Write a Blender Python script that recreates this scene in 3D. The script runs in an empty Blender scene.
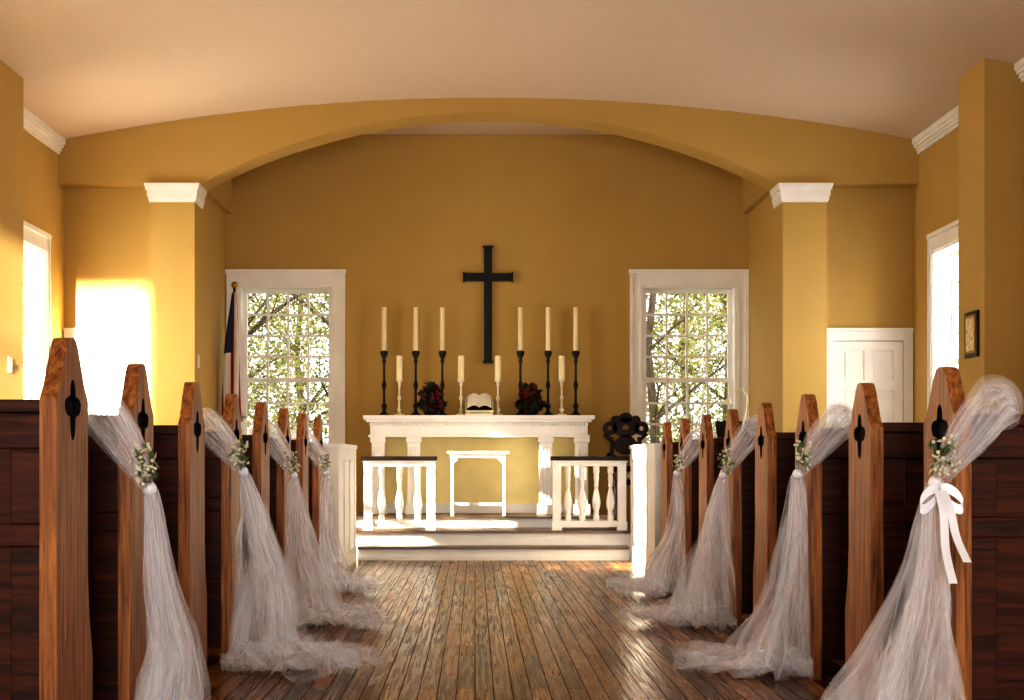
import bpy, math, random
from mathutils import Vector, noise
from mathutils.geometry import tessellate_polygon
R=random.Random(7)
sc=bpy.context.scene
try:
    sc.view_settings.view_transform='Standard'
    sc.view_settings.look='High Contrast'
except Exception: pass
try: sc.view_settings.exposure=0.08
except Exception: pass
try:
    sc.cycles.transparent_max_bounces=24
    sc.cycles.sample_clamp_indirect=8
except Exception: pass

# ---------------------------------------------------------------- materials
def S(c):
    return tuple(((x/255)/12.92 if x/255<=0.04045 else ((x/255+0.055)/1.055)**2.4) for x in c)+(1,)
def newmat(n):
    m=bpy.data.materials.new(n); m.use_nodes=True
    nt=m.node_tree; b=nt.nodes['Principled BSDF']
    return m,nt,b
def plain(n,c,rough=0.6,noise=0.08,scale=6,metal=0,bump=0.0,stretch=(1,1,1)):
    m,nt,b=newmat(n)
    tc=nt.nodes.new('ShaderNodeTexCoord'); mp=nt.nodes.new('ShaderNodeMapping')
    mp.inputs['Scale'].default_value=stretch
    nz=nt.nodes.new('ShaderNodeTexNoise'); nz.inputs['Scale'].default_value=scale; nz.inputs['Detail'].default_value=6
    rp=nt.nodes.new('ShaderNodeValToRGB')
    c=S(c)
    lo=tuple(max(0,x*(1-noise*2)) for x in c[:3])+(1,); hi=tuple(min(1,x*(1+noise*2)) for x in c[:3])+(1,)
    rp.color_ramp.elements[0].color=lo; rp.color_ramp.elements[0].position=0.3
    rp.color_ramp.elements[1].color=hi; rp.color_ramp.elements[1].position=0.7
    L=nt.links.new
    L(tc.outputs['Object'],mp.inputs['Vector']); L(mp.outputs[0],nz.inputs['Vector'])
    L(nz.outputs['Fac'],rp.inputs[0]); L(rp.outputs[0],b.inputs['Base Color'])
    b.inputs['Roughness'].default_value=rough; b.inputs['Metallic'].default_value=metal
    if bump>0:
        bp=nt.nodes.new('ShaderNodeBump'); bp.inputs['Strength'].default_value=bump; bp.inputs['Distance'].default_value=0.01
        L(nz.outputs['Fac'],bp.inputs['Height']); L(bp.outputs[0],b.inputs['Normal'])
    return m
def wood(n,c1,c2,rough=0.35,stretch=(18,18,1.2),scale=2.2,spec=0.5,dist=1.2):
    m,nt,b=newmat(n); L=nt.links.new
    tc=nt.nodes.new('ShaderNodeTexCoord'); mp=nt.nodes.new('ShaderNodeMapping'); mp.inputs['Scale'].default_value=stretch
    nz=nt.nodes.new('ShaderNodeTexNoise'); nz.inputs['Scale'].default_value=scale; nz.inputs['Detail'].default_value=10
    nz.inputs['Roughness'].default_value=0.62; nz.inputs['Distortion'].default_value=dist
    rp=nt.nodes.new('ShaderNodeValToRGB')
    rp.color_ramp.elements[0].color=S(c1); rp.color_ramp.elements[0].position=0.33
    rp.color_ramp.elements[1].color=S(c2); rp.color_ramp.elements[1].position=0.70
    L(tc.outputs['Object'],mp.inputs['Vector']); L(mp.outputs[0],nz.inputs['Vector'])
    L(nz.outputs['Fac'],rp.inputs[0]); L(rp.outputs[0],b.inputs['Base Color'])
    b.inputs['Roughness'].default_value=rough; b.inputs['Specular IOR Level'].default_value=spec
    bp=nt.nodes.new('ShaderNodeBump'); bp.inputs['Strength'].default_value=0.25; bp.inputs['Distance'].default_value=0.004
    L(nz.outputs['Fac'],bp.inputs['Height']); L(bp.outputs[0],b.inputs['Normal'])
    return m

M_wall=plain('ochre_wall_paint',(184,153,88),0.75,0.015,2,bump=0.05)
M_ceil=plain('ceiling_plaster',(208,188,166),0.85,0.02,60,bump=0.1)
M_white=plain('white_trim_paint',(236,232,224),0.45,0.02,5)
M_cream=plain('cream_panel_paint',(236,218,156),0.6,0.03,5)
M_end=wood('oak_pew_end',(92,48,20),(192,128,70),0.42,(30,30,1.6),2.0,0.35,0.7)
M_back=wood('dark_pew_back',(34,14,7),(92,44,22),0.42,(1.0,16,16),2.2,0.3)
M_slot=plain('dark_slot_shade',(10,6,4),0.9)  # near-black colour stands in for the shade inside the pew-end cutouts
M_black=plain('black_iron',(8,9,12),0.45,0.1)
M_crossm=plain('ebonised_wood',(6,6,7),0.6,0.1)
M_wax=plain('candle_wax',(238,224,180),0.5,0.02)
M_ivory=plain('ivory_candlestick',(220,208,176),0.4,0.08)
M_dark=wood('carved_dark_wood',(10,5,3),(44,18,10),0.5,spec=0.3)
M_cap=wood('dark_handrail',(16,10,7),(44,28,18),0.5,(1,16,16),spec=0.25)
M_step=wood('worn_step_tread',(64,44,28),(112,84,58),0.35,(1,16,16))
M_brass=plain('aged_brass',(170,130,60),0.35,0.1,metal=0.9)
M_leaf=plain('arrangement_foliage',(28,40,16),0.6,0.3,20)
M_redl=plain('burgundy_flowers',(100,16,20),0.6,0.3,20)
M_green=plain('bouquet_green',(84,100,60),0.6,0.25,20)
M_flow=plain('bouquet_cream',(226,220,190),0.6,0.1,20)
M_paper=plain('book_pages',(238,232,214),0.7,0.03)
M_fr=plain('flag_red',(150,22,30),0.7,0.08); M_fw=plain('flag_white',(220,214,205),0.7,0.05); M_fb=plain('flag_navy',(22,30,72),0.7,0.08)
M_bark=plain('tree_bark',(96,82,68),0.9,0.3,8,stretch=(4,4,0.6))
M_grass=plain('lawn',(90,110,50),0.9,0.3,4)
M_print=plain('framed_print',(214,196,150),0.6,0.2,30)
M_satin=plain('satin_ribbon',(245,245,248),0.3,0.02)

def leafmat(n,c):
    m,nt,b=newmat(n); L=nt.links.new
    nt.nodes.remove(b)
    out=nt.nodes['Material Output']
    d=nt.nodes.new('ShaderNodeBsdfDiffuse'); t=nt.nodes.new('ShaderNodeBsdfTranslucent'); mx=nt.nodes.new('ShaderNodeMixShader')
    tc=nt.nodes.new('ShaderNodeTexCoord'); nz=nt.nodes.new('ShaderNodeTexNoise'); nz.inputs['Scale'].default_value=1.6
    rp=nt.nodes.new('ShaderNodeValToRGB')
    rp.color_ramp.elements[0].color=S([x*0.65 for x in c]); rp.color_ramp.elements[0].position=0.38
    rp.color_ramp.elements[1].color=S(c); rp.color_ramp.elements[1].position=0.6
    L(tc.outputs['Object'],nz.inputs['Vector']); L(nz.outputs['Fac'],rp.inputs[0])
    L(rp.outputs[0],d.inputs[0]); L(rp.outputs[0],t.inputs[0])
    mx.inputs[0].default_value=0.5
    L(d.outputs[0],mx.inputs[1]); L(t.outputs[0],mx.inputs[2]); L(mx.outputs[0],out.inputs[0])
    return m
M_l1=leafmat('spring_leaves',(190,184,100)); M_l2=leafmat('green_leaves',(132,140,80)); M_l3=leafmat('pale_leaves',(214,206,156))

def tullemat():
    m,nt,b=newmat('tulle_net'); L=nt.links.new
    nt.nodes.remove(b); out=nt.nodes['Material Output']
    d=nt.nodes.new('ShaderNodeBsdfDiffuse'); t=nt.nodes.new('ShaderNodeBsdfTranslucent'); m1=nt.nodes.new('ShaderNodeMixShader')
    d.inputs[0].default_value=(0.98,0.97,0.99,1); t.inputs[0].default_value=(0.98,0.97,0.99,1)
    m1.inputs[0].default_value=0.45
    tr=nt.nodes.new('ShaderNodeBsdfTransparent'); m2=nt.nodes.new('ShaderNodeMixShader')
    uv=nt.nodes.new('ShaderNodeUVMap'); mp=nt.nodes.new('ShaderNodeMapping'); mp.inputs['Scale'].default_value=(20,2.0,1)
    nz=nt.nodes.new('ShaderNodeTexNoise'); nz.inputs['Scale'].default_value=1.0; nz.inputs['Detail'].default_value=3
    nz.inputs['Distortion'].default_value=1.4
    mr=nt.nodes.new('ShaderNodeMapRange'); mr.inputs['From Min'].default_value=0.44; mr.inputs['From Max'].default_value=0.76
    mr.inputs['To Min'].default_value=0.11; mr.inputs['To Max'].default_value=0.55
    L(uv.outputs[0],mp.inputs[0]); L(mp.outputs[0],nz.inputs['Vector']); L(nz.outputs['Fac'],mr.inputs[0])
    L(d.outputs[0],m1.inputs[1]); L(t.outputs[0],m1.inputs[2])
    L(tr.outputs[0],m2.inputs[1]); L(m1.outputs[0],m2.inputs[2]); L(mr.outputs[0],m2.inputs[0]); L(m2.outputs[0],out.inputs[0])
    return m
M_tulle=tullemat()
def glassmat():
    m,nt,b=newmat('window_glass'); L=nt.links.new
    nt.nodes.remove(b); out=nt.nodes['Material Output']
    tr=nt.nodes.new('ShaderNodeBsdfTransparent'); g=nt.nodes.new('ShaderNodeBsdfGlossy'); g.inputs['Roughness'].default_value=0.05
    mx=nt.nodes.new('ShaderNodeMixShader'); mx.inputs[0].default_value=0.04
    L(tr.outputs[0],mx.inputs[1]); L(g.outputs[0],mx.inputs[2]); L(mx.outputs[0],out.inputs[0])
    return m
M_glass=glassmat()
def floormat():
    m,nt,b=newmat('oak_plank_floor'); L=nt.links.new
    tc=nt.nodes.new('ShaderNodeTexCoord'); mp=nt.nodes.new('ShaderNodeMapping'); mp.inputs['Rotation'].default_value=(0,0,math.radians(90))
    br=nt.nodes.new('ShaderNodeTexBrick'); br.offset=0.37; br.offset_frequency=2
    br.inputs['Scale'].default_value=1.0; br.inputs['Brick Width'].default_value=0.95; br.inputs['Row Height'].default_value=0.075
    br.inputs['Mortar Size'].default_value=0.0022; br.inputs['Mortar Smooth'].default_value=0.4; br.inputs['Bias'].default_value=-0.1
    br.inputs['Color1'].default_value=S((78,46,24)); br.inputs['Color2'].default_value=S((180,126,76)); br.inputs['Mortar'].default_value=S((16,8,4))
    mp2=nt.nodes.new('ShaderNodeMapping'); mp2.inputs['Scale'].default_value=(34,1.2,1)
    nz=nt.nodes.new('ShaderNodeTexNoise'); nz.inputs['Scale'].default_value=2; nz.inputs['Detail'].default_value=8
    mr=nt.nodes.new('ShaderNodeMapRange'); mr.inputs['From Min'].default_value=0.3; mr.inputs['From Max'].default_value=0.7; mr.inputs['To Min'].default_value=0.5; mr.inputs['To Max'].default_value=1.15
    mul=nt.nodes.new('ShaderNodeVectorMath'); mul.operation='SCALE'
    L(tc.outputs['Object'],mp.inputs[0]); L(mp.outputs[0],br.inputs['Vector'])
    L(tc.outputs['Object'],mp2.inputs[0]); L(mp2.outputs[0],nz.inputs['Vector']); L(nz.outputs['Fac'],mr.inputs[0])
    L(br.outputs['Color'],mul.inputs[0]); L(mr.outputs[0],mul.inputs['Scale']); L(mul.outputs[0],b.inputs['Base Color'])
    mr2=nt.nodes.new('ShaderNodeMapRange'); mr2.inputs['From Min'].default_value=0.3; mr2.inputs['From Max'].default_value=0.7
    mr2.inputs['To Min'].default_value=0.34; mr2.inputs['To Max'].default_value=0.20
    L(nz.outputs['Fac'],mr2.inputs[0])
    ad=nt.nodes.new('ShaderNodeMath'); ad.operation='ADD'; L(mr2.outputs[0],ad.inputs[0]); L(br.outputs['Fac'],ad.inputs[1]); L(ad.outputs[0],b.inputs['Roughness'])
    sp=nt.nodes.new('ShaderNodeMapRange'); sp.inputs['To Min'].default_value=0.5; sp.inputs['To Max'].default_value=0.0
    L(br.outputs['Fac'],sp.inputs[0]); L(sp.outputs[0],b.inputs['Specular IOR Level'])
    bp=nt.nodes.new('ShaderNodeBump'); bp.inputs['Strength'].default_value=0.4; bp.inputs['Distance'].default_value=0.0015
    mm=nt.nodes.new('ShaderNodeMath'); mm.operation='SUBTRACT'
    L(mr.outputs[0],mm.inputs[0]); L(br.outputs['Fac'],mm.inputs[1]); L(mm.outputs[0],bp.inputs['Height']); L(bp.outputs[0],b.inputs['Normal'])
    return m
M_floor=floormat()

# ---------------------------------------------------------------- builder
class B:
    def __init__(s): s.v=[];s.f=[];s.m=[];s.sm=[];s.mats=[];s.uv={}
    def mi(s,m):
        if m not in s.mats: s.mats.append(m)
        return s.mats.index(m)
    def add(s,vs,fs,m,smooth=False):
        o=len(s.v); s.v+= [tuple(p) for p in vs]; k=s.mi(m)
        for f in fs:
            s.f.append(tuple(o+i for i in f)); s.m.append(k); s.sm.append(smooth)
    def box(s,x0,x1,y0,y1,z0,z1,m):
        x0,x1=sorted((x0,x1)); y0,y1=sorted((y0,y1)); z0,z1=sorted((z0,z1))
        vs=[(x0,y0,z0),(x1,y0,z0),(x1,y1,z0),(x0,y1,z0),(x0,y0,z1),(x1,y0,z1),(x1,y1,z1),(x0,y1,z1)]
        s.add(vs,[(0,3,2,1),(4,5,6,7),(0,1,5,4),(1,2,6,5),(2,3,7,6),(3,0,4,7)],m)
    def lathe(s,cx,cy,prof,m,seg=16):
        vs=[];fs=[];n=len(prof)
        for r,z in prof:
            for i in range(seg):
                a=2*math.pi*i/seg; vs.append((cx+r*math.cos(a),cy+r*math.sin(a),z))
        for j in range(n-1):
            for i in range(seg):
                k=(i+1)%seg; fs.append((j*seg+i,j*seg+k,(j+1)*seg+k,(j+1)*seg+i))
        s.add(vs,fs,m,True)
        s.add(vs[:seg],[tuple(reversed(range(seg)))],m); s.add(vs[-seg:],[tuple(range(seg))],m)
    def tube(s,pts,r,m,seg=8):
        pts=[Vector(p) for p in pts]; n=len(pts)
        rr=r if isinstance(r,(list,tuple)) else [r]*n
        vs=[];fs=[]
        for j,p in enumerate(pts):
            d=(pts[min(j+1,n-1)]-pts[max(j-1,0)]).normalized()
            u=d.cross(Vector((0.31,0.17,0.93)) if abs(d.z)<0.9 else Vector((1,0,0))).normalized(); w=d.cross(u)
            for i in range(seg):
                a=2*math.pi*i/seg; vs.append(p+(u*math.cos(a)+w*math.sin(a))*rr[j])
        for j in range(n-1):
            for i in range(seg):
                k=(i+1)%seg; fs.append((j*seg+i,j*seg+k,(j+1)*seg+k,(j+1)*seg+i))
        s.add(vs,fs,m,True)
        s.add(vs[:seg],[tuple(range(seg))],m); s.add(vs[-seg:],[tuple(range(seg))],m)
    def ext(s,loops,mapf,t0,t1,m,mh=None):
        tri=tessellate_polygon([[Vector((a,b,0)) for a,b in lp] for lp in loops])
        flat=[p for lp in loops for p in lp]
        for t in (t0,t1):
            s.add([mapf(a,b,t) for a,b in flat],[tuple(q) for q in tri],m)
        for li,lp in enumerate(loops):
            n=len(lp); vs=[mapf(a,b,t0) for a,b in lp]+[mapf(a,b,t1) for a,b in lp]
            s.add(vs,[(i,(i+1)%n,n+(i+1)%n,n+i) for i in range(n)],mh if (li>0 and mh) else m)
    def grid(s,fn,nu,nv,m,closed=False,smooth=True):
        vs=[];fs=[]
        for j in range(nv+1):
            for i in range(nu if closed else nu+1): vs.append(fn(i/nu,j/nv))
        w=nu if closed else nu+1
        for j in range(nv):
            for i in range(nu):
                k=(i+1)%w if closed else i+1
                fs.append((j*w+i,j*w+k,(j+1)*w+k,(j+1)*w+i))
        o=len(s.f); s.add(vs,fs,m,smooth)
        for j in range(nv):
            for i in range(nu):
                s.uv[o+j*nu+i]=[(i/nu,j/nv),((i+1)/nu,j/nv),((i+1)/nu,(j+1)/nv),(i/nu,(j+1)/nv)]
    def make(s,name,bevel=0,recalc=True):
        import bmesh
        me=bpy.data.meshes.new(name); me.from_pydata([tuple(p) for p in s.v],[],s.f)
        for m in s.mats: me.materials.append(m)
        for p,k,sm in zip(me.polygons,s.m,s.sm): p.material_index=k; p.use_smooth=sm
        if s.uv:
            ul=me.uv_layers.new(name='UVMap')
            for fi,c in s.uv.items():
                for li,q in zip(me.polygons[fi].loop_indices,c): ul.data[li].uv=q
        if recalc and not s.uv:
            bm=bmesh.new(); bm.from_mesh(me); bmesh.ops.recalc_face_normals(bm,faces=bm.faces); bm.to_mesh(me); bm.free()
        o=bpy.data.objects.new(name,me); sc.collection.objects.link(o)
        if bevel:
            md=o.modifiers.new('bevel','BEVEL'); md.width=bevel; md.segments=2; md.limit_method='ANGLE'
        return o
def blob(b,c,r,n,size,mats,flat=1.0):
    for _ in range(n):
        while True:
            p=Vector((R.uniform(-1,1),R.uniform(-1,1),R.uniform(-1,1)))
            if p.length<1: break
        p=Vector((c[0]+p.x*r,c[1]+p.y*r,c[2]+p.z*r*flat))
        u=Vector((R.gauss(0,1),R.gauss(0,1),R.gauss(0,1))).normalized(); w=u.cross(Vector((R.gauss(0,1),R.gauss(0,1),R.gauss(0,1)))).normalized()
        q=size*R.uniform(0.6,1.3)
        b.add([p-u*q,p-w*q*0.45+u*0.1*q,p+u*q,p+w*q*0.45+u*0.1*q],[(0,1,2,3)],R.choice(mats))
def ball(b,c,r,m,seg=8):
    prof=[(max(1e-4,r*math.sin(math.pi*i/6)),c[2]-r*math.cos(math.pi*i/6)) for i in range(7)]
    b.lathe(c[0],c[1],prof,m,seg)

# ---------------------------------------------------------------- room data
C=0.13; NH=4.1; XL=C-NH; XR=C+NH
YA=13.33; YB=15.02; YR=-4.0
H0=3.97; HP=4.38; VR=(NH**2+(HP-H0)**2)/(2*(HP-H0))
def vault(x): return HP-(VR-math.sqrt(VR**2-min(abs(x-C),NH+0.3)**2))
PI,PO=2.80,3.22

def wallmesh(name,holes,u0,u1,z0,z1,mapf):
    b=B()
    def bx(a,c,d,e):
        p=mapf(a,0,d); q=mapf(c,1,e); b.box(p[0],q[0],p[1],q[1],p[2],q[2],M_wall)
    cur=u0
    for (a,c,d,e) in sorted(holes):
        bx(cur,a,z0,z1); bx(a,c,z0,d); bx(a,c,e,z1); cur=c
    bx(cur,u1,z0,z1)
    return b.make(name)
WZ0,WZ1=0.80,2.84
side_w=[12.43,8.62,4.5,0.4]
holes=[(c-0.43,c+0.43,WZ0,WZ1) for c in side_w]
wallmesh('wall_left',holes,YR,YB+0.2,0,4.25,lambda u,t,z:(XL-0.25*t,u,z))
wallmesh('wall_right',holes,YR,YB+0.2,0,4.25,lambda u,t,z:(XR+0.25*t,u,z))
bw=[(-2.53,-1.52,0.79,2.80),(1.79,2.80,0.79,2.80)]
wallmesh('wall_back',bw,C-PI-0.2,C+PI+0.2,0,4.6,lambda u,t,z:(u,YB+0.22*t,z))
RW=[(-2.86,-1.96,1.3,3.26),(2.22,3.12,1.3,3.26)]  # unseen rear windows, added and sized to shape the sun patch
wallmesh('wall_rear',[RW[0],(C-0.9,C+0.9,0.02,2.5),RW[1]],XL-0.25,XR+0.25,0,4.6,lambda u,t,z:(u,YR-0.25*t,z))
for sgn,nm in ((-1,'chancel_left'),(1,'chancel_right')):
    b=B(); b.box(C+sgn*PI,C+sgn*(PI+0.2),YA+0.36,YB,0,4.6,M_wall)
    b.box(C+sgn*(PI-0.06),C+sgn*PI,YA+0.361,YB,3.57,4.42,M_wall)
    b.make('wall_'+nm)
    b=B()
    b.box(C+sgn*PI,C+sgn*PO,YA,YA+0.36,0,3.385,M_wall)
    for i,(e,z0,z1) in enumerate([(0.010,3.385,3.40),(0.018,3.40,3.44),(0.028,3.44,3.50),(0.042,3.50,3.53),(0.05,3.53,3.56)]):
        b.box(C+sgn*(PI-e),C+sgn*(PO+e),YA-e,YA+0.355,z0,z1,M_white)
    b.make('pilaster_column')
    b=B()
    b.box(C+sgn*PO,C+sgn*NH,YA+0.2,YA+0.36,0,3.56,M_wall); b.make('wall_recess_'+('left' if sgn<0 else 'right'))
    b=B(); b.box(C+sgn*(NH-0.3),C+sgn*NH,10.8,11.38,0,4.12,M_wall); b.make('wall_pier_'+('left' if sgn<0 else 'right'))
    for k,(y0,y1) in enumerate([(11.38,YA),(YR,10.8)]):
        b=B(); xw=C+sgn*NH
        for e,z0,z1 in [(0.02,3.84,3.87),(0.035,3.87,3.90),(0.055,3.90,3.93),(0.07,3.93,3.985)]:
            b.box(xw,xw-sgn*e,y0,y1,z0,z1,M_white)
        b.make('trim_cornice')
    b=B(); b.box(C+sgn*NH,C+sgn*(NH-0.02),YR,10.8,0,0.16,M_white); b.box(C+sgn*NH,C+sgn*(NH-0.02),11.38,YA+0.2,0,0.16,M_white)
    b.make('baseboard_'+('left' if sgn<0 else 'right'))
b=B(); AR=(2.75**2+0.68**2)/1.36
def low(x):
    d=abs(x-C)
    return 3.562 if d>2.74 else 3.56+0.68-(AR-math.sqrt(AR*AR-d*d))
xs=[XL]+[C-PO]+[C-2.75+5.5*i/64 for i in range(65)]+[C+PO]+[XR]
y0,y1=YA,YA+0.36
for i in range(len(xs)-1):
    a,c=xs[i],xs[i+1]; la,lc=low(a),low(c)
    b.add([(a,y0,la),(c,y0,lc),(c,y0,4.62),(a,y0,4.62)],[(0,1,2,3)],M_wall)
    b.add([(a,y1,la),(c,y1,lc),(c,y1,4.62),(a,y1,4.62)],[(3,2,1,0)],M_wall)
    b.add([(a,y0,la),(c,y0,lc),(c,y1,lc),(a,y1,la)],[(0,3,2,1)],M_wall,True)
b.make('wall_chancel_arch',recalc=False)
b=B()
b.grid(lambda u,v:(XL-0.1+(2*NH+0.2)*u,YR-0.1+(YA-YR+0.1)*v,vault(XL-0.1+(2*NH+0.2)*u)),48,2,M_ceil)
b.make('ceiling')
b=B(); b.box(XL-0.3,XR+0.3,YR-0.3,YB+0.3,4.75,4.9,M_ceil); b.make('roof_deck')
b=B(); b.box(C-PI-0.2,C+PI+0.2,YA+0.36,YB+0.2,4.42,4.5,M_ceil); b.make('ceiling_chancel')
b=B(); b.box(XL-0.25,XR+0.25,YR-0.25,YB+0.2,-0.1,0,M_floor); b.make('floor')
b=B()
b.box(-1.09,1.43,13.0,13.25,0,0.10,M_white); b.box(-1.09,1.43,12.98,13.25,0.10,0.125,M_step)
b.box(C-PI+0.003,C+PI-0.003,13.25,YB-0.003,0,0.235,M_white); b.box(C-PI+0.003,C+PI-0.003,13.23,YB-0.003,0.235,0.26,M_step)
b.box(-1.25,1.33,13.9,YB-0.003,0.26,0.35,M_white); b.box(-1.27,1.35,13.88,YB-0.003,0.35,0.37,M_step)
b.box(-1.09,1.43,12.965,13.0,0,0.025,M_white)
b.make('chancel_platform')

# ---------------------------------------------------------------- windows
def window(name,mapf,u0,u1,z0,z1,cols=4,rows=4,cw=0.13):
    b=B()
    def bx(a,c,d0,d1,e,f,m=M_white):
        p=mapf(a,d0,e); q=mapf(c,d1,f); b.box(p[0],q[0],p[1],q[1],p[2],q[2],m)
    bx(u0-cw,u0,0,0.03,z0-0.01,z1); bx(u1,u1+cw,0,0.03,z0-0.01,z1); bx(u0-cw,u1+cw,0,0.031,z1,z1+0.13)
    bx(u0-cw,u0-cw+0.03,0.031,0.05,z0,z1+0.13); bx(u1+cw-0.03,u1+cw,0.031,0.05,z0,z1+0.13)
    bx(u0-cw-0.01,u1+cw+0.01,0,0.055,z1+0.13,z1+0.17)
    bx(u0-0.03,u0-0.001,0.031,0.042,z0,z1-0.001); bx(u1+0.001,u1+0.03,0.031,0.042,z0,z1-0.001); bx(u0-0.03,u1+0.03,0.031,0.043,z1,z1+0.03)
    bx(u0-cw-0.03,u1+cw+0.03,0,0.09,z0-0.05,z0-0.01); bx(u0-cw,u1+cw,0,0.025,z0-0.15,z0-0.05)
    bx(u0+0.001,u0+0.02,-0.2,0.03,z0+0.026,z1-0.021); bx(u1-0.02,u1-0.001,-0.2,0.03,z0+0.026,z1-0.021); bx(u0+0.001,u1-0.001,-0.2,0.029,z1-0.02,z1-0.001); bx(u0+0.001,u1-0.001,-0.22,0,z0+0.001,z0+0.025)
    zm=(z0+z1)/2
    for (a,c,dd) in ((z0+0.027,zm+0.02,-0.10),(zm-0.02,z1-0.022,-0.14)):
        e=0.045
        bx(u0+0.021,u0+0.02+e,dd-0.035,dd,a,c); bx(u1-0.02-e,u1-0.021,dd-0.035,dd,a,c)
        bx(u0+0.02+e,u1-0.02-e,dd-0.034,dd-0.001,a,a+e); bx(u0+0.02+e,u1-0.02-e,dd-0.034,dd-0.001,c-e,c)
        iu0,iu1=u0+0.02+e,u1-0.02-e; iz0,iz1=a+e,c-e
        for i in range(1,cols):
            x=iu0+(iu1-iu0)*i/cols; bx(x-0.012,x+0.012,dd-0.028,dd-0.004,iz0,iz1)
        for j in range(1,rows):
            z=iz0+(iz1-iz0)*j/rows; bx(iu0,iu1,dd-0.027,dd-0.005,z-0.012,z+0.012)
        bx(iu0,iu1,dd-0.019,dd-0.016,iz0,iz1,M_glass)
    return b.make(name)
k=1
for (a,c,d,e) in bw:
    window('window_%d'%k,lambda u,t,z:(u,YB-t,z),a,c,d,e); k+=1
for cy in side_w:
    window('window_%d'%k,lambda u,t,z:(XL+t,u,z),cy-0.43,cy+0.43,WZ0,WZ1,3,4,0.08); k+=1
    window('window_%d'%k,lambda u,t,z:(XR-t,u,z),cy-0.43,cy+0.43,WZ0,WZ1,3,4,0.08); k+=1
for (a,c,d,e) in RW:
    window('window_%d'%k,lambda u,t,z:(u,YR+t,z),a,c,d,e,2,2,0.1); k+=1  # the added rear windows, for the spot beam to pass through

# ---------------------------------------------------------------- doors
def door(name,u0,u1,ztop,y):
    b=B(); cw=0.09; y-=0.002
    b.box(u0,u0+cw,y-0.045,y,0.002,ztop-cw,M_white); b.box(u1-cw,u1,y-0.045,y,0.002,ztop-cw,M_white); b.box(u0,u1,y-0.046,y,ztop-cw,ztop,M_white)
    b.box(u0,u1,y-0.065,y,ztop+0.001,ztop+0.03,M_white)
    a,c=u0+cw+0.006,u1-cw-0.006; top=ztop-cw-0.006
    b.box(u0+cw,u1-cw,y-0.004,y,0.004,ztop-cw,M_slot)
    b.box(a,c,y-0.012,y-0.004,0.01,top,M_white)
    st=0.09; zs=[(0.2,0.8),(0.92,1.6),(1.70,top-0.09)]
    edges=[0.01]+[q for p in zs for q in p]+[top]
    mid=(a+c)/2
    b.box(a,a+st,y-0.032,y-0.012,0.01,top,M_white); b.box(c-st,c,y-0.032,y-0.012,0.01,top,M_white)
    for i in range(0,len(edges),2): b.box(a+st,c-st,y-0.032,y-0.012,edges[i],edges[i+1],M_white)
    for z0,z1 in zs:
        b.box(mid-0.035,mid+0.035,y-0.032,y-0.012,z0,z1,M_white)
        for p,q in ((a+st,mid-0.035),(mid+0.035,c-st)): b.box(p+0.025,q-0.025,y-0.022,y-0.012,z0+0.025,z1-0.025,M_white)
    ball(b,(a+0.05,y-0.07,1.0),0.025,M_brass); b.box(a+0.04,a+0.06,y-0.06,y-0.033,0.99,1.01,M_brass)
    return b.make(name)
door('door_1',C-NH+0.01,C-PO-0.01,2.17,YA+0.2)
door('door_2',C+PO+0.01,C+NH-0.01,2.17,YA+0.2)

# ---------------------------------------------------------------- pews
def pew(side,xp,y,ht,xo,bt):
    b=B(); sx=side
    hw=0.15
    def prof():
        return [(-hw,0.001),(hw+0.05,0.001),(hw+0.05,0.36),(hw+0.015,0.48),(hw,0.60),(hw,ht-0.17),(hw-0.03,ht-0.14),(0.055,ht-0.03),(0.03,ht-0.005),(0,ht),(-0.03,ht-0.005),(-0.055,ht-0.03),(-hw+0.03,ht-0.14),(-hw,ht-0.17)]
    hole=[]
    for i in range(48):
        t=2*math.pi*i/48; r=0.050*(1+0.34*math.cos(4*t))
        zz=1.05 if math.sin(t)>0 else 1.45
        hole.append((r*math.cos(t)*1.15,ht-0.185+r*math.sin(t)*zz))
    hole=hole[::-1]
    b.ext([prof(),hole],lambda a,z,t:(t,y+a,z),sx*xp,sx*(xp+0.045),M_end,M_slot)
    b.ext([hole[::-1]],lambda a,z,t:(t,y+a,z),sx*(xp+0.02),sx*(xp+0.035),M_slot)  # dark plug inside the cutout, its shade put in as colour
    b.ext([prof()],lambda a,z,t:(t,y+a,z),sx*xo,sx*(xo-0.045),M_end)
    x0,x1=sx*(xp+0.046),sx*(xo-0.046)
    yb=y-0.125
    b.box(x0,x1,yb+0.02,yb+0.045,0.08,bt-0.035,M_back)
    b.box(x0,x1,yb-0.012,yb+0.07,bt-0.035,bt,M_back)
    b.box(x0,x1,yb,yb+0.02,bt-0.13,bt-0.035,M_back)
    b.box(x0,x1,yb,yb+0.02,0.70,0.76,M_back)
    b.box(x0,x1,yb,yb+0.02,0.08,0.20,M_back)
    n=max(2,int((xo-xp)/0.75))
    for i in range(n+1):
        xc=sx*(xp+0.05+0.04+(xo-xp-0.175)*i/n)
        b.box(xc-0.04,xc+0.04,yb+0.001,yb+0.02,0.2,0.70,M_back); b.box(xc-0.04,xc+0.04,yb+0.001,yb+0.02,0.76,bt-0.13,M_back)
    b.box(x0,x1,yb+0.045,y+0.22,0.43,0.465,M_back); b.box(x0,x1,y+0.16,y+0.18,0.33,0.43,M_back)
    return b.make('church_pew',0.004)
XPL,XPR=1.10,1.42
LP=[(3.83,1.265),(4.64,1.25),(5.55,1.24),(6.46,1.235),(7.35,1.235),(8.22,1.235),(9.1,1.235),(10.0,1.235)]
RP=[(4.28+0.89*i,1.215) for i in range(8)]
for y,h in LP: pew(-1,XPL,y,h,3.55,h-0.175)
for y,h in RP: pew(1,XPR,y,h,3.80,h-0.15)

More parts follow.
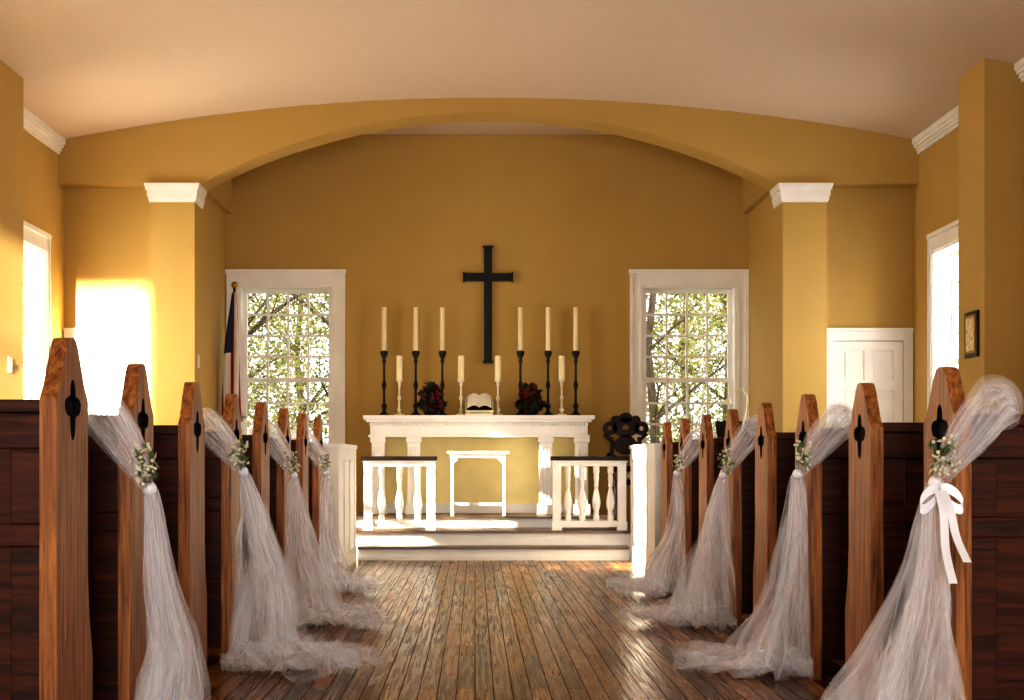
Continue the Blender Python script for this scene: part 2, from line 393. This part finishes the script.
def partition(sx,xp,y0,y1):
    b=B(); x0,x1=sx*xp,sx*(xp+0.09); h=1.03
    b.box(x0,x1,y0,y1,0.001,h,M_white); b.box(sx*(xp-0.02),sx*(xp+0.11),y0-0.02,y1,h,h+0.035,M_white)
    b.box(sx*(xp-0.015),x0,y0,y1,0.001,0.14,M_white); b.box(sx*(xp-0.01),x0,y0,y1,h-0.1,h,M_white)
    n=3
    for i in range(n+1):
        yc=y0+0.05+(y1-y0-0.1)*i/n; b.box(sx*(xp-0.01),x0,yc-0.05,yc+0.05,0.14,h-0.1,M_white)
    b.box(x1,sx*(xp+2.1),y0,y0+0.06,0.001,h,M_white); b.box(sx*(xp+0.11),sx*(xp+2.1),y0-0.02,y0+0.08,h,h+0.035,M_white)
    return b.make('choir_partition')
partition(-1,XPL+0.01,11.3,12.96)
partition(1,XPR+0.03,11.2,12.96)

# ---------------------------------------------------------------- altar rails
def rail(x0,x1):
    b=B(); y=13.36; z0=0.261; zt=0.97
    for x in (x0,x1-0.08): 
        b.box(x,x+0.08,y-0.04,y+0.04,z0,zt-0.06,M_white)
        b.box(x-0.008,x+0.088,y-0.048,y+0.048,z0,z0+0.08,M_white)
    b.box(x0+0.08,x1-0.08,y-0.03,y+0.03,z0+0.03,z0+0.09,M_white)
    b.box(x0+0.08,x1-0.08,y-0.035,y+0.035,zt-0.10,zt-0.06,M_white)
    b.box(x0-0.02,x1+0.02,y-0.06,y+0.06,zt-0.045,zt-0.005,M_cap)
    b.box(x0-0.012,x1+0.012,y-0.05,y+0.05,zt-0.06,zt-0.045,M_white)
    n=4 if x1-x0>0.69 else 3
    a=z0+0.09; h=zt-0.10-a
    for i in range(n):
        x=x0+0.08+(x1-x0-0.16)*(i+0.5)/n
        pr=[(0.03,0),(0.03,0.10),(0.02,0.12),(0.03,0.14),(0.022,0.17),(0.038,0.26),(0.042,0.34),(0.034,0.44),(0.02,0.56),(0.016,0.62),(0.026,0.64),(0.018,0.67),(0.026,0.78),(0.022,0.86),(0.03,0.88),(0.03,1.0)]
        b.lathe(x,y,[(r,a+h*t) for r,t in pr],M_white,14)
    return b.make('altar_rail')
rail(-1.06,-0.38); rail(0.74,1.44)

# ---------------------------------------------------------------- altar
b=B(); ax0,ax1=-1.15,1.23; ay0,ay1=14.36,14.86; zt=1.39; zb=0.371
b.box(ax0,ax1,ay0,ay1,zt-0.045,zt,M_white)
b.box(ax0+0.03,ax1-0.03,ay0+0.02,ay1-0.02,zt-0.07,zt-0.045,M_white)
b.box(ax0+0.07,ax1-0.07,ay0+0.05,ay1-0.03,zt-0.20,zt-0.07,M_white)
b.box(ax0+0.05,ax1-0.05,ay0+0.035,ay1-0.03,zt-0.225,zt-0.20,M_white)
nd=44
for i in range(nd):
    x=ax0+0.08+(ax1-ax0-0.16)*i/(nd-1); b.box(x-0.014,x+0.014,ay0+0.028,ay0+0.05,zt-0.105,zt-0.075,M_white)
for xc in (-1.0,-0.63,0.73,1.10):
    b.box(xc-0.065,xc+0.065,ay0+0.05,ay0+0.18,zb+0.10,zt-0.28,M_white)
    b.box(xc-0.085,xc+0.085,ay0+0.03,ay0+0.20,zb,zb+0.10,M_white)
    b.box(xc-0.08,xc+0.08,ay0+0.035,ay0+0.195,zt-0.28,zt-0.225,M_white)
    for q in (-0.036,0,0.036): b.box(xc+q-0.010,xc+q+0.010,ay0+0.042,ay0+0.05,zb+0.16,zt-0.33,M_white)
b.box(ax0+0.1,ax1-0.1,ay1-0.08,ay1-0.04,zb,zt-0.225,M_cream)
b.box(ax0+0.1,ax1-0.1,ay1-0.10,ay1-0.08,zb,zb+0.1,M_white)
b.make('altar_table',0.003)
b=B(); x0,x1=-0.28,0.34; y0,y1=13.98,14.24; t=1.02
b.box(x0,x1,y0,y1,t-0.03,t,M_white); b.box(x0+0.03,x1-0.03,y0+0.02,y1-0.02,t-0.07,t-0.03,M_white)
for x in (x0+0.05,x1-0.05):
    for y in (y0+0.04,y1-0.04):
        b.box(x-0.014,x+0.014,y-0.014,y+0.014,zb,t-0.07,M_white)
    b.box(x-0.01,x+0.01,y0+0.058,y1-0.058,zb+0.1,zb+0.13,M_white)
    b.ext([[(x,t-0.071),(x+(0.07 if x<0 else -0.07),t-0.071),(x,t-0.15)]],lambda a,z,q:(a,q,z),y0+0.03,y0+0.05,M_white)
b.box(x0+0.06,x1-0.06,(y0+y1)/2-0.01,(y0+y1)/2+0.01,zb+0.1,zb+0.13,M_white)
b.make('communion_table')

def candlestick(x,y,z0,hs,hc,mat,name,rc=0.026):
    b=B()
    pr=[(0.075,0),(0.075,0.02),(0.055,0.035),(0.03,0.06),(0.018,0.10),(0.032,0.14),(0.034,0.17),(0.016,0.20),(0.014,0.40),(0.022,0.43),(0.030,0.47),(0.022,0.52),(0.014,0.55),(0.014,0.80),(0.026,0.84),(0.018,0.88),(0.045,0.94),(0.05,0.97),(0.04,1.0)]
    k=hs
    b.lathe(x,y,[(r*(0.85 if hs>0.5 else 0.75),z0+t*k) for r,t in pr],mat,18)
    b.lathe(x,y,[(rc,z0+hs),(rc,z0+hs+hc-0.01),(rc*0.8,z0+hs+hc)],M_wax,16)
    b.tube([(x,y,z0+hs+hc-0.002),(x+0.003,y,z0+hs+hc+0.015)],0.002,M_black,5)
    return b.make(name)
for px in (383,415,442,521,549,577): candlestick((px-475)/96.0,14.76,zt+0.001,0.69,0.46,M_black,'tall_candlestick')
for px in (399,461,498,562): candlestick((px-475)/97.0,14.50,zt+0.001,0.38,0.24,M_ivory,'short_candlestick',0.032)

b=B(); cx=0.14; y=YB-0.05
b.box(cx-0.043,cx+0.043,y,YB-0.003,1.99,3.20,M_crossm); b.box(cx-0.25,cx-0.043,y,YB-0.003,2.845,2.93,M_crossm); b.box(cx+0.043,cx+0.25,y,YB-0.003,2.845,2.93,M_crossm)
for (a,c,d,e) in [(-0.055,0.055,3.20,3.222),(-0.055,0.055,1.968,1.99)]: b.box(cx+a,cx+c,y-0.008,YB-0.003,d,e,M_crossm)
for s_ in (-1,1): b.box(cx+s_*0.25,cx+s_*0.268,y-0.008,YB-0.003,2.833,2.942,M_crossm)
b.make('wall_cross')

for px in (431,531):
    b=B(); x=(px-475)/97; y=14.51; z=zt+0.001
    b.lathe(x,y,[(0.06,z),(0.08,z+0.03),(0.09,z+0.06),(0.07,z+0.075)],M_dark,16)
    blob(b,(x,y,z+0.11),0.155,300,0.04,[M_leaf,M_leaf,M_leaf,M_redl],0.42)
    blob(b,(x,y,z+0.21),0.115,280,0.038,[M_leaf,M_leaf,M_redl],1.1)
    for _ in range(22):
        a=R.uniform(0,6.28); r=R.uniform(0.03,0.13); ball(b,(x+r*math.cos(a),y+r*math.sin(a),z+0.13+R.uniform(0,0.2)*(1-r*4)),0.02,M_redl,7)
    b.make('flower_arrangement',recalc=False)
b=B(); x0,x1=-0.10,0.19; z=zt+0.001
b.box(x0,x1,14.38,14.46,z,z+0.02,M_ivory)
def slope(x_,s_,h): return (x_,14.38+0.20*s_,z+0.03+0.15*s_+h)
for (a,c,h0,h1,m,lo,hi) in [(x0,x1,0,0.015,M_ivory,0,1),(x0+0.015,x1-0.015,0.016,0.025,M_dark,0.03,1.0)]:
    vs=[slope(a,lo,h0),slope(c,lo,h0),slope(c,hi,h0),slope(a,hi,h0),slope(a,lo,h1),slope(c,lo,h1),slope(c,hi,h1),slope(a,hi,h1)]
    b.add(vs,[(0,3,2,1),(4,5,6,7),(0,1,5,4),(1,2,6,5),(2,3,7,6),(3,0,4,7)],m)
mid=(x0+x1)/2
for s_ in (-1,1):
    b.grid(lambda u,v,s_=s_:slope(mid+s_*0.125*u,0.06+0.9*v,0.03+0.03*math.sin(math.pi*min(1,u*0.9+0.1))),10,4,M_paper)
b.box(x0+0.02,x0+0.04,14.56,14.58,z,z+0.16,M_ivory); b.box(x1-0.04,x1-0.02,14.56,14.58,z,z+0.16,M_ivory)
b.make('open_bible_on_stand')

# carved chair
b=B(); cx=1.53; cy=14.05; zf=0.261
def disc(cx_,cz_,ro,ri,y0,y1,sx_=1,sz_=1,n=28):
    o=[(cx_+ro*sx_*math.cos(2*math.pi*i/n),cz_+ro*sz_*math.sin(2*math.pi*i/n)) for i in range(n)]
    lp=[o]
    if ri>0: lp.append([(cx_+ri*sx_*math.cos(-2*math.pi*i/n),cz_+ri*sz_*math.sin(-2*math.pi*i/n)) for i in range(n)])
    b.ext(lp,lambda a,z,t:(a,t,z),y0,y1,M_dark)
LEG=[(-0.12,-0.18),(0.19,-0.18)]
b.box(cx-0.15,cx+0.22,cy-0.22,cy+0.2,zf+0.42,zf+0.47,M_dark)
for sx_ in (-1,1):
    lx=cx-0.13 if sx_<0 else cx+0.19
    b.lathe(lx,cy-0.18,[(0.025,zf+0.112),(0.03,zf+0.14),(0.018,zf+0.18),(0.03,zf+0.25),(0.025,zf+0.42)] if sx_<0 else [(0.025,zf+0.112),(0.03,zf+0.14),(0.018,zf+0.18),(0.03,zf+0.25),(0.025,zf+0.42)],M_dark,12) if sx_<0 else b.lathe(lx,cy-0.18,[(0.025,zf),(0.03,zf+0.1),(0.018,zf+0.16),(0.03,zf+0.25),(0.025,zf+0.42)],M_dark,12)
    b.box(cx+sx_*0.14-0.02,cx+sx_*0.14+0.02,cy+0.15,cy+0.19,zf+(0.0 if sx_>0 else 0.25),zf+0.9,M_dark)
    disc(cx+sx_*0.16,zf+0.99,0.07,0.025,cy+0.14,cy+0.2)
    disc(cx+sx_*0.13,zf+0.66,0.065,0.03,cy+0.14,cy+0.2)
    disc(cx+sx_*0.10,zf+1.07,0.05,0.0,cy+0.145,cy+0.195)
    b.tube([(cx+sx_*0.21,cy+0.17,zf+0.94),(cx+sx_*0.10,cy+0.17,zf+0.82),(cx+sx_*0.18,cy+0.17,zf+0.7)],[0.03,0.03,0.03],M_dark)
disc(cx,zf+1.0,0.11,0.03,cy+0.14,cy+0.2,1.2,0.9); disc(cx,zf+0.82,0.11,0.045,cy+0.14,cy+0.2,1,0.9); disc(cx,zf+0.82,0.04,0,cy+0.13,cy+0.2)
disc(cx,zf+1.10,0.05,0.0,cy+0.14,cy+0.2,1.3,1)
b.box(cx-0.19,cx+0.19,cy+0.15,cy+0.19,zf+0.55,zf+0.61,M_dark)
b.box(cx-0.16,cx-0.12,cy+0.15,cy+0.19,zf+0.112,zf+0.26,M_dark)
b.make('carved_wooden_chair',0.004)

# flag
b=B(); fx,fy=-2.50,14.55
b.lathe(fx,fy,[(0.12,0.261),(0.12,0.29),(0.04,0.32),(0.02,0.36)],M_brass,16)
b.tube([(fx,fy,0.3),(fx,fy,2.72)],0.014,M_dark,10)
ball(b,(fx,fy,2.75),0.035,M_brass,10)
nf=26
def fl(u,v):
    a=u*2*math.pi; r=(0.03+0.085*math.sin(min(1,v*1.3)*math.pi*0.5))*(1+0.35*math.sin(5*a+v*2))
    return (fx+r*math.cos(a)*0.9,fy+r*math.sin(a),2.62-1.25*v-0.05*math.sin(a))
o=len(b.f); b.grid(fl,nf,14,M_fr,closed=True)
kw=b.mi(M_fw); kb=b.mi(M_fb)
for j in range(14):
    for i in range(nf):
        idx=o+j*nf+i
        if (i//2)%2==0: b.m[idx]=kw
        if j<7 and 10<=i<19: b.m[idx]=kb
b.make('flag_on_pole')

b=B(); mx,my=2.40,12.7
b.lathe(mx,my,[(0.13,0.001),(0.13,0.015),(0.02,0.03)],M_black,16)
b.tube([(mx,my,0.02),(mx,my,1.25)],0.011,M_black)
b.ext([[(-0.2,0),(0.2,0),(0.2,0.26),(-0.2,0.26)]],lambda a,c,t:(mx+a,my+c*0.5+t,1.13+c*0.6),0,0.01,M_black)
b.tube([(mx+0.02,my,1.2),(mx+0.06,my,1.4),(mx+0.07,my,1.5),(mx+0.02,my,1.57),(mx-0.06,my,1.56),(mx-0.10,my,1.48)],0.009,M_ivory)
b.lathe(mx-0.10,my,[(0.035,1.44),(0.03,1.47),(0.012,1.49)],M_ivory,12)
b.make('music_stand_with_lamp')

b=B(); xf=C+NH-0.302
b.box(xf-0.02,xf,10.90,11.18,1.74,2.10,M_black); b.box(xf-0.024,xf-0.02,10.93,11.15,1.77,2.07,M_brass); b.box(xf-0.027,xf-0.024,10.95,11.13,1.79,2.05,M_print)
b.make('framed_picture')
b=B(); xf=C-NH+0.301; b.box(xf,xf+0.008,11.0,11.08,1.62,1.74,M_ivory); b.box(xf+0.008,xf+0.018,11.03,11.05,1.66,1.70,M_ivory); b.make('light_switch')
b=B(); xf=C-PI+0.001; b.box(xf,xf+0.008,13.45,13.53,1.82,1.94,M_ivory); b.box(xf+0.008,xf+0.018,13.48,13.5,1.86,1.90,M_ivory); b.make('light_switch')

# ---------------------------------------------------------------- tulle sashes
def tulle(sx,xp,y,reach,fwd,seed,spread=0.2,bow=False,bt=1.06):
    rr=random.Random(seed); b=B()
    kx,ky,kz=sx*(xp-0.05),y-0.10,0.86+rr.uniform(-.03,.02)
    face=xp-0.012
    def fin(p,t,off):
        q=Vector((p[0]*3.2,p[1]*3.2,p[2]*2.6+off)); n1=noise.noise_vector(q); n2=noise.noise_vector(q*2.7+Vector((9,3,off)))
        k=min(1,t)**0.8
        x=p[0]+k*(0.075*n1.x+0.018*n2.x); yy=p[1]+k*(0.075*n1.y+0.018*n2.y); z=p[2]+k*(0.02*n1.z)
        if sx*x>face: x=sx*(face-0.004*abs(n2.z))
        return (x,yy,max(0.005,z))
    sw=rr.uniform(-1,1)
    for layer in range(3):
        p1,p2,p3,p4=[rr.uniform(0,6.28) for _ in range(4)]
        k1=rr.choice([3,4,5]); k2=rr.choice([7,8,9])
        sp=spread*(1,0.78,0.5)[layer]; dx=rr.uniform(-.07,.07); dy=rr.uniform(-.08,.08); off=rr.uniform(0,50)
        def fn(u,v):
            a=2*math.pi*u
            t=min(1,v/0.60)
            s=max(0,(v-0.60)/0.40)
            rad=0.018+sp*(0.34*t**0.6+0.58*t**1.5)
            A1=0.16+0.34*t; A2=0.12+0.20*t
            rip=1+A1*math.sin(k1*a+p1+1.4*t)+A2*math.sin(k2*a+p2-2.0*t)+0.05*math.sin(17*a+p3+2*t)
            swx=0.05*sw*math.sin(t*math.pi)
            if s==0:
                z=kz*(1-t)+0.02*t+0.04*math.sin(3*a+p3)*t*t
                cx=kx-sx*(reach*0.36*t**1.2+dx*t)+swx; cy=ky-fwd*0.4*t**1.5+dy*t
                return fin((cx+rad*rip*math.cos(a),cy+rad*rip*math.sin(a)*0.85,max(0.006,z)),t,off)
            q=math.sin(s*1.57)
            rad2=rad*(1+0.50*math.sin(s*math.pi*0.8)-0.10*s)
            cx=kx-sx*(reach*(0.36+0.64*q)+dx); cy=ky-fwd*(0.4+0.6*q)+dy
            rip+=0.34*s*math.sin(4*a+p4+3*s)+0.10*s*math.sin(9*a+p1)
            ramp=math.sin(min(1,s*2.5)*1.57)
            z=0.02*(1-s)+0.012+(0.10*abs(math.sin(4.2*s+1.5*a+p3))*abs(math.sin(3*a+p2+4*s))+0.04*abs(math.sin(k2*a+p1+6*s)))*ramp*(1-0.45*s)
            return fin((cx+rad2*rip*math.cos(a),cy+rad2*rip*math.sin(a)*0.85,z),1,off)
        b.grid(fn,128,80,M_tulle,closed=True)
    for layer in range(2):
        ph=rr.uniform(0,6.28)
        P=[Vector((sx*(xp+0.15),y-0.03,bt-0.02)),Vector((sx*(xp+0.155),y-0.20,bt+0.12)),Vector((sx*(xp+0.05),y-0.235,bt-0.02)),Vector((kx,ky-0.03,kz+0.01))]
        def bez(t):
            a=P[0].lerp(P[1],t); c=P[1].lerp(P[2],t); d=P[2].lerp(P[3],t)
            e=a.lerp(c,t); f=c.lerp(d,t); return e.lerp(f,t),(f-e).normalized()
        def fs(u,v,ph=ph,layer=layer):
            t=v; w=(0.020+0.050*math.sin(math.pi*min(1,0.25+0.75*t))**0.8)*(1-0.22*layer)
            c,dirn=bez(t); n1=Vector((0,-1,0.3)).normalized(); up=dirn.cross(n1)
            up=up.normalized() if up.length>1e-4 else Vector((1,0,0)); nn=up.cross(dirn).normalized()
            a=2*math.pi*u
            rp=1+0.20*math.sin(5*a+ph+2*t)+0.12*math.sin(11*a+ph)+0.08*math.sin(9*t+2*a)
            p=c+up*(w*rp*math.cos(a))+nn*(w*0.45*rp*math.sin(a))
            x,yy,z=p.x,p.y,p.z
            if sx*x<xp+0.052 and yy>y-0.158: yy=y-0.158
            if yy>y-0.14 and z<bt+0.004: z=bt+0.004
            return (x,yy,z)
        b.grid(fs,60,30,M_tulle,closed=True)
    ball(b,(kx,ky-0.02,kz),0.024,M_satin,12)
    if bow:
        for s_ in (-1,1):
            def lp(u,v,s_=s_):
                a=2*math.pi*u
                return (kx+s_*(0.032-0.032*math.cos(a)),ky-0.05-0.02*abs(math.sin(a/2)),kz-0.02+(0.026*math.sin(a)*(0.5+0.5*math.sin(a/2))-0.045*(1-math.cos(a))/2)+(v-0.5)*0.03)
            b.grid(lp,24,2,M_satin)
        for s_,L_ in ((-1,0.26),(1,0.20)):
            b.grid(lambda u,v,s_=s_,L_=L_:(kx+s_*(0.006+0.014*v)+(u-0.5)*0.024,ky-0.06-0.014*math.sin(v*7)-0.16*v,kz-0.02-L_*v),2,14,M_satin)
    b.make('tulle_pew_sash')
    g=B()
    g.tube([(kx,ky-0.02,kz+0.02),(kx-sx*0.01,ky-0.04,kz+0.13)],0.006,M_green,6)
    c=(kx+sx*0.005,ky-0.065,kz+0.075)
    blob(g,c,0.045,40,0.018,[M_green,M_green,M_flow],1.4)
    for _ in range(22):
        ball(g,(c[0]+rr.uniform(-.04,.04),c[1]-rr.uniform(0,.04),c[2]+rr.uniform(-.06,.07)),0.006,M_flow,6)
    g.make('pew_bouquet',recalc=False)
tulle(-1,XPL,LP[1][0],0.00,0.00,1,0.085,bt=1.075)
tulle(-1,XPL,LP[3][0],0.30,0.20,2,0.17,bt=1.06)
tulle(-1,XPL,LP[5][0],0.30,0.26,3,0.16,bt=1.06)
tulle(-1,XPL,LP[7][0],0.08,0.12,4,0.14,bt=1.06)
tulle(1,XPR,RP[0][0],0.30,0.05,5,0.17,True,bt=1.065)
tulle(1,XPR,RP[2][0],0.18,-0.15,6,0.18,bt=1.065)
tulle(1,XPR,RP[4][0],0.16,-0.18,7,0.17,bt=1.065)
tulle(1,XPR,RP[6][0],0.08,-0.15,8,0.16,bt=1.065)

# ---------------------------------------------------------------- outdoors
b=B(); b.box(-30,30,15.4,50,-0.6,-0.5,M_grass); b.make('lawn_outside')
def tree(x,y,h,seed,mats,nl,spread,lz):
    r=random.Random(seed); b=B()
    pts=[(x,y,-0.498)]; px,py=x,y
    for i in range(1,7):
        px+=r.uniform(-.12,.12); py+=r.uniform(-.1,.1); pts.append((px,py,-0.5+h*i/6))
    b.tube(pts,[0.09*(1-0.12*i) for i in range(7)],M_bark,8)
    for i in range(26):
        t=r.uniform(0.15,1); k_=min(5,int(t*6)); p=Vector(pts[k_]); a=r.uniform(0,6.28); L_=r.uniform(0.7,2.0)
        q=p+Vector((math.cos(a)*L_*.5,math.sin(a)*L_*.5,L_*.4)); e=q+Vector((math.cos(a+.4)*L_*.5,math.sin(a+.4)*L_*.5,L_*.35))
        b.tube([p,q,e],[0.024,0.015,0.005],M_bark,6)
        e2=q+Vector((math.cos(a-.7)*L_*.35,math.sin(a-.7)*L_*.35,L_*.4)); b.tube([q,e2],[0.012,0.004],M_bark,5)
    for _ in range(nl//70):
        c=(x+r.gauss(0,spread),y+r.gauss(0,spread*.7),max(0.4,lz+r.uniform(-2.4,2.6))); blob(b,c,r.uniform(.3,.7),70,0.045,mats)
    b.make('tree',recalc=False)
tree(-3.6,20.5,6,1,[M_l1,M_l3,M_l1],3800,1.0,2.2)
tree(-2.3,22.5,7,2,[M_l1,M_l2,M_l3],6500,1.2,1.8)
tree(-4.4,24,7,3,[M_l2,M_l1,M_l3],11000,1.3,2.0)
tree(-3.2,27,7,8,[M_l2,M_l1,M_l3],16000,1.6,2.2)
tree(2.7,20.5,6,4,[M_l1,M_l3],3800,1.0,2.2)
tree(3.9,22.0,7,5,[M_l1,M_l2,M_l3],6500,1.2,2.0)
tree(4.8,24.5,7,6,[M_l2,M_l1,M_l3],11000,1.4,1.8)
tree(4.2,27,7,9,[M_l2,M_l1,M_l3],16000,1.6,2.2)

# ---------------------------------------------------------------- light
w=bpy.data.worlds.new('sky'); sc.world=w; w.use_nodes=True
bg=w.node_tree.nodes['Background']; bg.inputs[0].default_value=(0.97,0.98,1.0,1); bg.inputs[1].default_value=2.5
def area(name,loc,rot,sx_,sy_,e,col=(1,1,1),spread=180):
    l=bpy.data.lights.new(name,'AREA'); l.shape='RECTANGLE'; l.size=sx_; l.size_y=sy_; l.energy=e; l.color=col; l.spread=math.radians(spread)
    o=bpy.data.objects.new(name,l); o.location=loc; o.rotation_euler=rot; sc.collection.objects.link(o); return o
zc=(WZ0+WZ1)/2
EL=[135,140,60,40]; ER=[75,75,35,25]
for cy,e,e2 in zip(side_w,EL,ER):  # sky-like area lamps added outside each side window as interior fill
    area('window_daylight_fill',(XL-0.35,cy,zc),(math.radians(90),0,math.radians(-90)),1.0,2.2,e,(1,0.95,0.85))
    area('window_daylight_fill',(XR+0.35,cy,zc),(math.radians(90),0,math.radians(90)),1.0,2.2,e2,(0.97,0.97,1.0))
area('rear_doorway_fill',(C,YR-0.5,1.4),(math.radians(90),0,0),2.0,2.6,310,(0.97,0.97,1.0))  # added fill lamp at the unseen open rear doorway
def beam(src,tgt,e,ang,col=(1,0.92,0.76),soft=0.12):  # spot lamps added to throw sunlit patches, each from its own direction
    sp=bpy.data.lights.new('sun_patch_spot','SPOT'); sp.energy=e; sp.color=col; sp.spot_size=math.radians(ang); sp.spot_blend=0.1; sp.shadow_soft_size=soft
    so=bpy.data.objects.new('sun_patch_spot',sp); so.location=src
    so.rotation_euler=(Vector(tgt)-Vector(src)).to_track_quat('-Z','Y').to_euler(); sc.collection.objects.link(so)
beam((-1.0,-20,3.75),(-2.41,YR,2.28),600000,9)
d=Vector((5.4,3.55,-1.9)); p=Vector((XL,8.62,1.9)); beam(tuple(p-d*2.4),tuple(p),260000,11)
d=Vector((4.2,1.45,-1.75)); p=Vector((XL,12.43,2.0)); beam(tuple(p-d*3),tuple(p),110000,11)

# ---------------------------------------------------------------- camera
cam=bpy.data.cameras.new('camera'); co=bpy.data.objects.new('camera',cam); sc.collection.objects.link(co)
co.location=(0,0,0.93); co.rotation_euler=(math.radians(90),0,0)
cam.sensor_width=36; cam.lens=1400/1024*36; cam.shift_x=(512-475)/1024; cam.shift_y=(460-350)/1024
cam.clip_start=0.05
sc.camera=co
